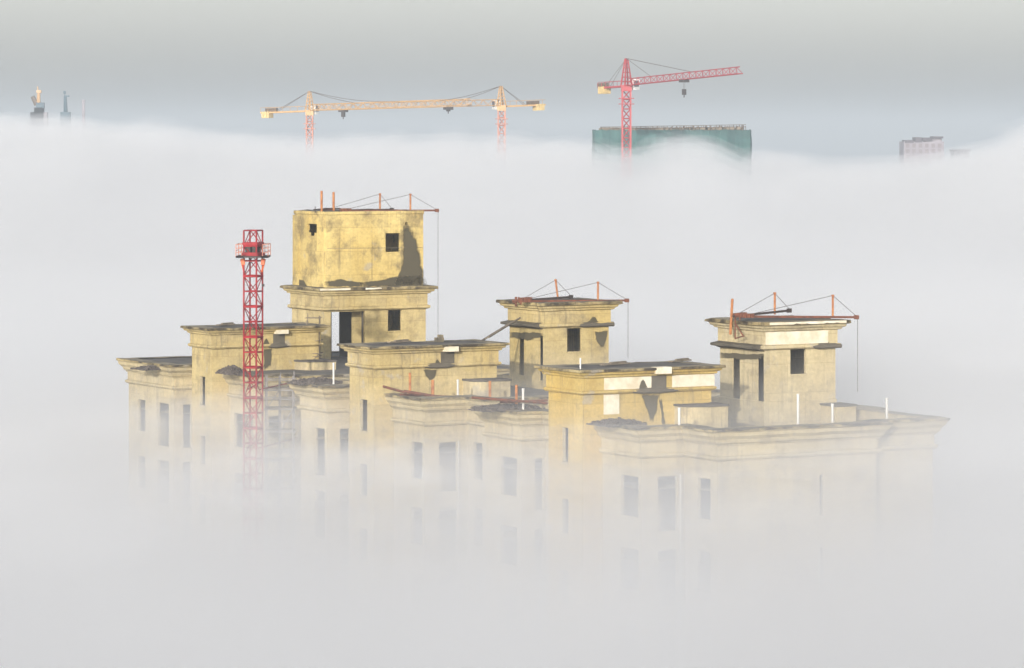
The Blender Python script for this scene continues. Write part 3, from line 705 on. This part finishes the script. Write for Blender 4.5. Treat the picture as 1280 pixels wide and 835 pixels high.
# scaffold beside the hoist mast, and the one in front of the tall tank room
def scaffold(x0, x1, y0, y1, d, nx, lifts, depth, label, mat='grey', r=0.03, boards=True):
    t = thing('scaffold', at((x0 + x1) / 2, y1, d) * 1.0, label, 'scaffold'); t.location.z = at(0, y1, d).z
    fm = MB(); bd = MB()
    xs = [at(x0 + (x1 - x0) * i / nx, y0, d).x for i in range(nx + 1)]; zt, zb = at(0, y0, d).z, at(0, y1, d).z
    for x in xs:
        for yy in (d, d + depth): fm.tube((x, yy, zb), (x, yy, zt + random.uniform(-.1, .25)), r, 6)
    for h in lifts:
        zz = at(0, h, d).z
        for yy in (d, d + depth): fm.tube((xs[0] - .15, yy, zz), (xs[-1] + .15, yy, zz), r, 5); fm.tube((xs[0] - .1, yy, zz + .5), (xs[-1] + .1, yy, zz + .5), r * .8, 5)
        for x in xs: fm.tube((x, d - .1, zz), (x, d + depth + .1, zz), r, 5)
        bd.box(((xs[0] + xs[-1]) / 2, d + depth / 2, zz + .06), ex * (xs[-1] - xs[0]) / 2 * 1.05, ey * depth * .42, z * .03)
    for k in range(len(lifts) - 1): fm.tube((xs[k % (nx + 1)], d, at(0, lifts[k + 1], d).z), (xs[min(nx, k % (nx + 1) + 1)], d, at(0, lifts[k], d).z), r * .8, 5)
    fm.build('frame', mat, t)
    if boards: bd.build('boards', 'board', t)
scaffold(332, 366, 472, 900, 179.5, 2, [488, 512, 540, 577, 614, 690, 760], 1.1, 'grey pole scaffold with board decks beside the red hoist mast')
scaffold(383.5, 399, 398, 520, 187.5, 1, [410, 426, 442, 458, 474], 0.9, 'thin weathered scaffold tower standing below the tall tank room', 'board', 0.022, False)

# ------------------------------------------------------------------ far away: cranes and buildings
def truss(mb, p, q, w, h, n, r, up=Vector((0, 0, 1))):
    p, q = Vector(p), Vector(q); d = q - p; s = d.cross(up).normalized() * w / 2; u = s.cross(d).normalized() * h
    if u.z < 0: u = -u
    A = lambda t: (p + d * t + s, p + d * t - s, p + d * t + u)
    for i in range(n):
        a0_, a1_ = A(i / n), A((i + 1) / n); am = A((i + .5) / n)
        for k in range(3): mb.tube(a0_[k], a1_[k], r * (1.3 if k == 2 else 1.1), 4)
        for k in range(2): mb.tube(a0_[k], am[2], r * .7, 4); mb.tube(am[2], a1_[k], r * .7, 4)
        mb.tube(a0_[0], a0_[1], r * .7, 4); mb.tube(a0_[0], a1_[1], r * .6, 4)
    mb.tube(A(1)[0], A(1)[1], r, 4)

def mast_lattice(mb, x, y, z0, z1, w, r, step):
    for sx in (-1, 1):
        for sy in (-1, 1): mb.box((x + sx * w / 2, y + sy * w / 2, (z0 + z1) / 2), ex * r, ey * r, z * (z1 - z0) / 2)
    zz, k = z1, 0
    cs = [(-1, -1), (1, -1), (1, 1), (-1, 1)]
    while zz - step > z0:
        for i in range(4):
            a_, b_ = cs[i], cs[(i + 1) % 4]; P0 = Vector((x + a_[0] * w / 2, y + a_[1] * w / 2, zz)); P1 = Vector((x + b_[0] * w / 2, y + b_[1] * w / 2, zz))
            mb.tube(P0, P1, r * .8, 4); e = (i + k) % 2
            mb.tube(P0 if e else P1, (P1 if e else P0) - z * step, r * .7, 4)
        zz -= step; k += 1

def crane(px, d, apex, y_slew, jib, cjib, label, mats, mast_px, tie, ctie, trolley, hook, cab_side, jib_dd, cw):
    """tower crane; pixel heights at distance d, jib = (px,py) tip, jib_dd = how much nearer the tip is"""
    s = d / F; base = at(px, y_slew, d)
    t = thing('tower_crane', (base.x, base.y, 0), label, 'tower crane')
    mj, mm = mats
    w = mast_px * s; mb = MB(); mast_lattice(mb, base.x, base.y, 5, base.z - 0.6, w * .85, w * .085, w); mb.build('mast', mm, t)
    mb = MB(); mb.box(base - z * 0.3, ex * w * .55, ey * w * .55, z * 0.55); mb.build('slewing_ring', mj, t)
    tip = at(jib[0], jib[1], d - jib_dd); jd = (tip - base); hz = Vector((jd.x, jd.y, 0)).normalized()
    ap = at(px + apex[0] - px, apex[1], d)
    mb = MB(); sd = hz.cross(z)
    for u, v in ((-1, -1), (1, -1), (1, 1), (-1, 1)): mb.tube(base + hz * u * w * .42 + sd * v * w * .42, ap + hz * u * .18 + sd * v * .18, w * .09, 4, 0, w * .06)
    for k in range(1, 6):
        f_ = k / 6; o_ = base.lerp(ap, f_); q_ = w * .42 * (1 - f_) + .18 * f_
        pts = [o_ + hz * u * q_ + sd * v * q_ for u, v in ((-1, -1), (1, -1), (1, 1), (-1, 1))]
        for i in range(4): mb.tube(pts[i], pts[(i + 1) % 4], w * .05, 4)
    mb.build('tower_head', mj, t)
    j0 = base + hz * w * .5 + z * 0.2
    mb = MB(); truss(mb, j0, tip, 1.1, 1.15, max(8, int(jd.length / 2.2)), 0.07); mb.build('jib', mj, t)
    ce = at(cjib[0], cjib[1], d + jib_dd * (abs(cjib[0] - px) / abs(jib[0] - px)))
    c0_ = base - hz * w * .5; cd = ce - c0_
    mb = MB()
    for sg in (-1, 1): mb.box((c0_ + ce) / 2 + sd * sg * .55, cd / 2, sd * .09, z * .16); mb.tube(c0_ + sd * sg * .6 + z * 1.0, ce + sd * sg * .6 + z * 1.0, 0.04, 4)
    mb.box((c0_ + ce) / 2 - z * .02, cd / 2, sd * .5, z * .04)
    for k in range(7): q = c0_ + cd * k / 6; mb.tube(q + sd * .6, q + sd * .6 + z, .04, 4)
    mb.build('counter_jib', mj, t)
    mb = MB(); dirc = cd.normalized()
    for k in range(3): mb.box(ce - dirc * (0.6 + 0.62 * k) - z * (cw[0] * s / 2 - .2), dirc * .27, sd * .8, z * cw[0] * s / 2)
    mb.build('counterweight', 'cw', t)
    mb = MB(); mb.box(ce - dirc * (cw[1] * s) + z * .45, dirc * 1.2, sd * .5, z * .4); mb.build('winch', 'brown', t)
    cb = base + hz * w * .2 + sd * cab_side * w * .85 + z * .35
    mb = MB(); mb.box(cb, hz * .75, sd * .6, z * .95); cab = mb.build('cab', 'cabwhite', t)
    mb = MB(); mb.box(cb + hz * .77 + z * .15, hz * .02, sd * .5, z * .55); mb.box(cb + sd * cab_side * .61 + z * .2, hz * .5, sd * .02, z * .45); mb.build('cab_window', 'fardark', cab)
    mb = MB()
    for q in tie:
        f_ = (q[0] - px) / (jib[0] - px); e = base.lerp(tip, f_) + z * 1.25
        n = 8; prev = ap
        for i in range(1, n + 1):
            g_ = i / n; c_ = ap.lerp(e, g_) - z * math.sin(math.pi * g_) * q[1]; mb.tube(prev, c_, 0.055, 4); prev = c_
    mb.build('jib_tie', 'wire', t)
    f_ = (ctie - px) / (cjib[0] - px); mb = MB()
    for sg in (-1, 1): mb.tube(ap, c0_ + cd * f_ + sd * sg * .5, 0.05, 4)
    mb.build('counter_jib_tie', 'wire', t)
    f_ = (trolley - px) / (jib[0] - px); q = base.lerp(tip, f_)
    mb = MB(); mb.box(q - z * .15, hz * .8, sd * .6, z * .28); mb.build('trolley', 'dark', t)
    hz_ = at(0, hook, q.y).z; hk = Vector((q.x, q.y, hz_))
    mb = MB()
    for sg in (-1, 1): mb.tube(q + hz * sg * .25, hk + hz * sg * .2 + z * .4, 0.03, 4)
    mb.build('hoist_rope', 'wire', t)
    mb = MB(); mb.box(hk, hz * .35, sd * .25, z * .5); mb.tube(hk - z * .5, hk - z * .95, .1, 5); mb.build('hook_block', 'dark', t)
    # access cage on the mast
    mb = MB(); cz = at(0, y_slew + 22, d).z
    for hh in (0, 1.0): 
        for sg in (-1, 1): mb.box((base.x, base.y + sg * w * .75, cz + hh), ex * w * .8, ey * .06, z * .07); mb.box((base.x + sg * w * .75, base.y, cz + hh), ex * .06, ey * w * .75, z * .07)
    mb.build('climbing_frame', mm, t)
    return t
crane(783, 655, (783, 73), 108, (925, 92), (751, 110), 'red tower crane with a long jib pointing right in front of the green netted building', ('cranered', 'cranered'), 12, [(815, 0), (866, 0)][::1], 760, 857, 115, -1, 34, (9, 5.5))
crane(387, 735, (387, 114), 139, (588, 131), (328, 141), 'faded yellow tower crane at left with its jib reaching right', ('yellow', 'pink'), 9, [(445, 0.2), (505, 0.8)], 345, 430, 143, -1, 20, (8, 14))
crane(627, 720, (626, 107.5), 133, (396, 138), (680, 131), 'faded yellow tower crane at right with its jib reaching left', ('yellow', 'pink'), 10, [(572, 0.2), (500, 1.0)], 655, 559, 136, 1, 20, (8, 16))

# green netted building under construction
D = 690.0; s = D / F
gx0, gx1 = at(743.5, 0, D).x, at(938, 0, D).x; zt = at(0, 162.5, D).z
nb = thing('netted_building', ((gx0 + gx1) / 2, D, 0), 'building under construction wrapped in green netting behind the red crane', 'building')
mb = MB(); n = 40     # slightly billowing net
def nets(p, q, zt_):
    p, q = Vector(p), Vector(q); d = q - p; nn = Vector((d.y, -d.x, 0)).normalized(); g = {}
    nx = max(6, int(d.length / .7)); nz = 22
    for i in range(nx + 1):
        for j in range(nz + 1):
            v = p + d * i / nx; zz = zt_ - 33 * j / nz if j < nz else 0.0
            v.z = zz; v += nn * (0.16 * math.sin(i * 1.3) + 0.25 * noise.noise(Vector((v.x * .4, v.y * .4, zz * .5))))
            if j == 0: v.z += 0.35 * noise.noise(Vector((v.x * 1.1, v.y, 3)))
            g[i, j] = len(mb.v); mb.v.append(v)
    for i in range(nx):
        for j in range(nz): mb.f.append((g[i, j], g[i + 1, j], g[i + 1, j + 1], g[i, j + 1])); mb.m.append(0)
nets((gx0, D, 0), (gx1, D, 0), zt); nets((gx1, D, 0), (gx1 + 1, D + 16, 0), zt); nets((gx1 + 1, D + 16, 0), (gx0, D + 16, 0), zt); nets((gx0, D + 16, 0), (gx0, D, 0), zt)
mb.build('netting', 'net', nb)
mb = MB(); mb.box(((gx0 + gx1) / 2 + .3, D + 8, zt - .6), ex * ((gx1 - gx0) / 2 - .6), ey * 7.3, z * .2); mb.build('top_slab', 'grey', nb)
mb = MB(); mr = MB()
zt2 = zt
i = 0; x = gx0 + 1.0
while x < gx1 - .8:
    hgt = 0.45 + 0.45 * (x - gx0) / (gx1 - gx0)
    for yy in (D + .5, D + 4, D + 9):
        xx = x + random.uniform(-.25, .25)
        mr.tube((xx, yy, zt - .5), (xx + random.uniform(-.05, .05), yy, zt + hgt * random.uniform(.75, 1.25)), 0.05, 4)
    if random.random() < .55: mb.box((x, D + .6, zt + hgt * .35), ex * random.uniform(.2, .5), ey * .2, z * hgt * random.uniform(.25, .42))
    x += 0.42
for hh in (.15, .55): mr.tube((gx0 + 1, D + .4, zt + hh), (gx1 - .8, D + .4, zt + hh + .45), 0.05, 4)
mb.box(((gx0 + gx1) / 2, D + 5, zt + .05), ex * ((gx1 - gx0) / 2 - 1.3), ey * 3.5, z * .42)
mb.build('formwork', 'board', nb)
o = mr.build('rebar', 'brown', nb); o['kind'] = 'stuff'

# distant rooftop machinery poking through the fog at the far left
D = 1250.0; s = D / F
P = lambda x, y, dd=0: at(x, y, D + dd)
t = thing('derrick_crane', (P(48, 130).x, D, 0), 'tiny orange derrick crane with a dark leaning jib at the far left', 'crane')
mb = MB(); mb.tube(P(48, 132), P(48.5, 114), .8, 6, 0, .45); mb.tube(P(47.5, 114), P(47, 108), .25, 5); mb.box(P(48.8, 114.5), ex * .8, ey * .8, z * .5); mb.build('mast', 'yellow', t)
mb = MB(); mb.tube(P(46, 131), P(40.5, 120.5), .9, 6, 0, .7); mb.build('jib', 'brown', t)
mb = MB(); mb.box(P(51.5, 132), ex * 1.05, ey * 1.4, z * 1.0); mb.box(P(47.5, 131.5), ex * .5, ey * 1, z * .8); mb.build('machinery_house', 'blue', t)
mb = MB(); mb.box(at(48, 0, D + 8) * 1.0 - z * 0 + Vector((0, 0, 0)), ex, ey, z) if False else None
c = P(49, 134.5); mb.box((c.x, D, c.z / 2), ex * 1.5, ey * 2, z * (c.z / 2))
for k_ in (-1, 1): mb.tube((c.x + k_ * 2.4, D, c.z - 3.5), (c.x, D, c.z), 0.22, 5); mb.box((c.x + k_ * 2.2, D, c.z / 2 - 1.6), ex * .7, ey * 1.2, z * (c.z / 2)); mb.build('base', 'farwall', t)
mb = MB(); mb.tube(P(82, 140), P(81.5, 119.5), .72, 6, 0, .5); mb.box(P(80.8, 115.5), ex * .4, ey * .4, z * .5); mb.box(P(83.8, 120.2), ex * .8, ey * .3, z * .25); mb.tube(P(81, 120), P(80.8, 115), .18, 5)
c = P(82, 140); mb.box((c.x, D, c.z / 2), ex * 1.6, ey * 1.6, z * c.z / 2)
loose('blue_mast', 'slim blue mast beside the orange derrick at the far left', 'mast', (mb, 'blue'), Vector((c.x, D, 0)))
c = P(104.5, 126); mb = MB(); mb.box((c.x, D, c.z / 2), ex * .45, ey * .5, z * c.z / 2); mb.box((c.x, D, c.z), ex * .55, ey * .55, z * .3)
loose('chimney_stack', 'short grey stack furthest right of the far left cluster', 'chimney', (mb, 'farwall'), Vector((c.x, D, 0)))
# far building at right with dark tiled roof pieces
D = 1150.0
P = lambda x, y: at(x, y, D)
t = thing('far_apartment_block', (P(1154, 0).x, D, 0), 'hazy pinkish apartment block top at right showing above the fog', 'building')
def tower(mb, x0, x1, y, dy=14, off=0, bottom=0.0):
    p, q = P(x0, y), P(x1, y); mb.box(((p.x + q.x) / 2, D + off + dy / 2, (p.z + bottom) / 2), ex * (q.x - p.x) / 2, ey * dy / 2, z * (p.z - bottom) / 2)
mb = MB(); tower(mb, 1130, 1180, 177); tower(mb, 1158, 1178, 172, 10, 1.0); mb.build('wall', 'farwall', t)
mb = MB()
for x0, x1, y0, y1 in ((1131, 1142, 175, 178.5), (1144, 1152.5, 171.5, 178), (1153, 1165, 172, 176), (1166, 1179, 170.5, 173)):
    p, q = P(x0, y0), P(x1, y1); mb.box(((p.x + q.x) / 2, D + 4, (p.z + q.z) / 2), ex * (q.x - p.x) / 2, ey * 4.3, z * (p.z - q.z) / 2)
mb.build('roof', 'fardark', t)
for r_ in range(4):
    for c_ in range(6):
        p = P(1134.5 + c_ * 8, 182 + r_ * 7); m2 = MB(); m2.box((p.x, D - .04, p.z), ex * .55, ey * .06, z * .6); m2.build('window', 'farwin', t)
D = 1300.0
p, q = P(1191, 189.5), P(1213, 186.5)
mb = MB(); mb.box(((p.x + q.x) / 2, D + 5, (p.z + q.z) / 4), ex * (q.x - p.x) / 2 * .9, ey * 5, z * (p.z + q.z) / 4)
mb.box(((p.x + q.x) / 2, D + 5, (p.z + q.z) / 2), ex * (q.x - p.x) / 2, ey * 6, z * .25)
loose('far_flat_roof', 'thin grey flat roof barely showing above the fog at right', 'building', (mb, 'fardark'), Vector(((p.x + q.x) / 2, D, 0)))

# ------------------------------------------------------------------ ground
mb = MB(); mb.quad([(-8900, -1900, 0), (8900, -1900, 0), (8900, 20900, 0), (-8900, 20900, 0)])
g = mb.build('ground', 'ground'); g['kind'] = 'structure'; g['label'] = 'ground hidden beneath the fog'

# ------------------------------------------------------------------ fog bank: nested bodies of even density, thinner above and thicker below
def interp(x, tab):
    if x <= tab[0][0]: return tab[0][1]
    for (x0, y0), (x1, y1) in zip(tab, tab[1:]):
        if x <= x1:
            t = (x - x0) / (x1 - x0); t = t * t * (3 - 2 * t); return y0 + (y1 - y0) * t
    return tab[-1][1]
def sst(a, b, x):
    t = min(1, max(0, (x - a) / (b - a))); return t * t * (3 - 2 * t)
RIDGE = [(-120, 3.0), (-83, 2.3), (-73, 2.2), (-62, 0.5), (-45, -0.6), (-10, -1.0), (10, -2.2), (20, -3.8), (31, -2.0), (40, -4.6), (52, -5.6), (66, -5.6), (74, -3.8), (86, -0.4), (130, 2.5)]
def fog_top(x, y):
    fr_ = sst(60, 110, y) * (1 - sst(175, 260, y))
    near = -11.6 + fr_ * (0.2 + 0.6 * sst(-17, -9, x) + 1.5 * sst(-6, 5, x) + 2.7 * sst(9, 20, x))
    far = interp(x * 600 / max(y, 480), RIDGE) * 1.15 + 1.8 - 1.2 * (1 - sst(0, 25, x))
    t = sst(330, 610, y)
    hgt = near + (far - near) * t
    hgt -= 45 * sst(740, 1500, y)
    amp = 0.75 + 0.45 * t
    hgt += amp * (noise.noise(Vector((x / 26, y / 40, 1.7))) + 0.6 * noise.noise(Vector((x / 11, y / 17, 5.1))) + 0.3 * noise.noise(Vector((x / 5.5, y / 12, 8.1))))
    return hgt
xs = [-4000, -1500, -700, -400, -280] + list(range(-220, -120, 8)) + list(range(-120, 121, 4)) + list(range(128, 221, 8)) + [280, 400, 700, 1500, 4000]
ys = [-1500, -500, -150, -40] + list(range(10, 1250, 10)) + [1300, 1400, 1600, 2000, 3000, 5000]
LAYERS = [(0.0, 0.0, .0025), (0.7, 1.5, .005), (1.6, 2.9, .007), (2.7, 4.2, .0105), (4.0, 5.6, .0135), (5.8, 7.4, .018), (8.5, 10.0, .024), (12.0, 13.0, .06)]
def fog_mat(dens):
    m = bpy.data.materials.new('fog'); m.use_nodes = True; nt = m.node_tree; nt.nodes.clear()
    out = nt.nodes.new('ShaderNodeOutputMaterial'); sc = nt.nodes.new('ShaderNodeVolumeScatter')
    sc.inputs['Color'].default_value = FOG_C; sc.inputs['Density'].default_value = dens; sc.inputs['Anisotropy'].default_value = FOG_G
    nt.links.new(sc.outputs[0], out.inputs['Volume']); return m
FOG_C = (0.958, 0.968, 0.997, 1)
def fog_layer(dn, df, dens, i):
    vs, fs = [], []; nx, ny = len(xs), len(ys)
    for x in xs:
        for y in ys:
            t = sst(330, 610, y); dz = dn + (df - dn) * t
            vs.append((x, y, ZC + fog_top(x, y) - dz + ((0.35 + 0.5 * t) * noise.noise(Vector((x / 13, y / 20, 10 + 3.3 * i))) * min(1, i))))
    I = lambda a, b: a * ny + b
    for a in range(nx - 1):
        for b in range(ny - 1): fs.append((I(a, b), I(a + 1, b), I(a + 1, b + 1), I(a, b + 1)))
    nb_ = len(vs); zb = 1.0 + 0.5 * i
    for x in (xs[0], xs[-1]):
        for y in (ys[0], ys[-1]): vs.append((x, y, zb))
    c00, c01, c10, c11 = nb_, nb_ + 1, nb_ + 2, nb_ + 3
    fs.append((c00, c01, c11, c10))
    fs.append(tuple([c00] + [c01] + [I(0, b) for b in reversed(range(ny))]))
    fs.append(tuple([c11] + [c10] + [I(nx - 1, b) for b in range(ny)]))
    fs.append(tuple([c10] + [c00] + [I(a, 0) for a in range(nx)]))
    fs.append(tuple([c01] + [c11] + [I(a, ny - 1) for a in reversed(range(nx))]))
    me = bpy.data.meshes.new('fog'); me.from_pydata(vs, [], fs)
    bm = bmesh.new(); bm.from_mesh(me); bmesh.ops.recalc_face_normals(bm, faces=bm.faces[:]); bm.to_mesh(me); bm.free()
    for p in me.polygons: p.use_smooth = True
    me.materials.append(fog_mat(dens))
    o = bpy.data.objects.new('fog', me); C.objects.link(o); o['kind'] = 'stuff'; o['label'] = 'white fog bank filling the air below the roofs'
FOG_G = 0.1
for i, (dn, df, de) in enumerate(LAYERS): fog_layer(dn, df, de, i)

# drifting wisps and billows lying on the fog: soft nested bodies of thin even density
def wisps(scale, dens, k):
    rnd = random.Random(31); bm = bmesh.new()
    def blob(c, rx, ry, rz, sd):
        g = bmesh.ops.create_icosphere(bm, subdivisions=3, radius=1.0)
        for v in g['verts']:
            d = 1 + 0.38 * noise.noise(v.co * 1.6 + Vector((sd, 0, 0))) + 0.20 * noise.noise(v.co * 3.7 + Vector((0, sd, 0)))
            v.co = Vector((c[0] + v.co.x * rx * d * scale, c[1] + v.co.y * ry * d * scale, c[2] + v.co.z * rz * d * scale))
    for q in range(34):
        x = rnd.uniform(-95, 95); y = rnd.uniform(560, 640); blob((x, y, ZC + fog_top(x, y) - rnd.uniform(1.5, 3.2)), rnd.uniform(4, 9), rnd.uniform(8, 20), rnd.uniform(1.8, 3.4), q)
    for q in range(24):
        x = rnd.uniform(-24, 26); y = rnd.uniform(118, 150) - 0.5 * x; blob((x, y, ZC + fog_top(x, y) - rnd.uniform(0.6, 3.5)), rnd.uniform(2.5, 7), rnd.uniform(4, 9), rnd.uniform(0.5, 1.3), 50 + q)
    me = bpy.data.meshes.new('fog_wisps'); bm.to_mesh(me); bm.free()
    for p in me.polygons: p.use_smooth = True
    me.materials.append(fog_mat(dens)); o = bpy.data.objects.new('fog_wisps', me); C.objects.link(o); o['kind'] = 'stuff'; o['label'] = 'wisps drifting along the top of the fog'
for k, (sc_, de) in enumerate(((1.12, .007), (0.8, .017))): wisps(sc_, de, k)

# thin even haze over everything
mb = MB(); mb.box((0, 9500, (ZC + 30) / 2), ex * 9000, ey * 11500, z * ((ZC + 34) / 2))
m = bpy.data.materials.new('haze'); m.use_nodes = True; nt = m.node_tree; nt.nodes.clear()
out = nt.nodes.new('ShaderNodeOutputMaterial'); pv = nt.nodes.new('ShaderNodeVolumePrincipled')
pv.inputs['Color'].default_value = (0.60, 0.655, 0.70, 1); pv.inputs['Density'].default_value = 0.00045; pv.inputs['Anisotropy'].default_value = 0.0
nt.links.new(pv.outputs[0], out.inputs['Volume'])
h = mb.build('haze', m); h['kind'] = 'stuff'; h['label'] = 'thin pale haze in the air'

# ------------------------------------------------------------------ light, sky, camera
EL = math.radians(14); sv = Vector((-0.271 * math.cos(EL), -0.963 * math.cos(EL), math.sin(EL)))
sun = bpy.data.lights.new('sun', 'SUN'); sun.energy = 2.8; sun.angle = math.radians(0.8); sun.color = (1.0, 0.945, 0.86)
so_ = bpy.data.objects.new('sun', sun); C.objects.link(so_); so_.rotation_euler = (-sv).to_track_quat('-Z', 'Y').to_euler(); so_.location = (0, -200, 300)
w = bpy.data.worlds.new('World'); SC.world = w; w.use_nodes = True; nt = w.node_tree; bg = nt.nodes['Background']
sky = nt.nodes.new('ShaderNodeTexSky'); sky.sky_type = 'NISHITA'; sky.sun_disc = False; sky.sun_elevation = EL; sky.sun_rotation = math.radians(195.7)
sky.air_density = 1.0; sky.dust_density = 2.3; sky.ozone_density = 1.0
hs = nt.nodes.new('ShaderNodeHueSaturation'); hs.inputs['Saturation'].default_value = 0.35; nt.links.new(sky.outputs[0], hs.inputs['Color'])
nt.links.new(mix(nt, 1.0, hs.outputs[0], (0.99, 1.0, 1.04), 'MULTIPLY'), bg.inputs['Color']); bg.inputs['Strength'].default_value = 0.15

cam = bpy.data.cameras.new('camera'); co = bpy.data.objects.new('camera', cam); C.objects.link(co); SC.camera = co
co.location = (0, 0, ZC); co.rotation_euler = (math.radians(90), 0, 0)
cam.sensor_width = 36; cam.lens = F / 1280 * 36; cam.shift_y = -(417.5 - YH) / 1280; cam.clip_start = 1; cam.clip_end = 40000

SC.view_settings.view_transform = 'Standard'; SC.view_settings.look = 'None'; SC.view_settings.exposure = 0.62; SC.view_settings.gamma = 1
cy = SC.cycles
cy.max_bounces = 6; cy.volume_bounces = 2; cy.transparent_max_bounces = 128; cy.diffuse_bounces = 2; cy.use_adaptive_sampling = True; cy.adaptive_threshold = 0.02
cy.use_denoising = True; cy.sample_clamp_indirect = 8
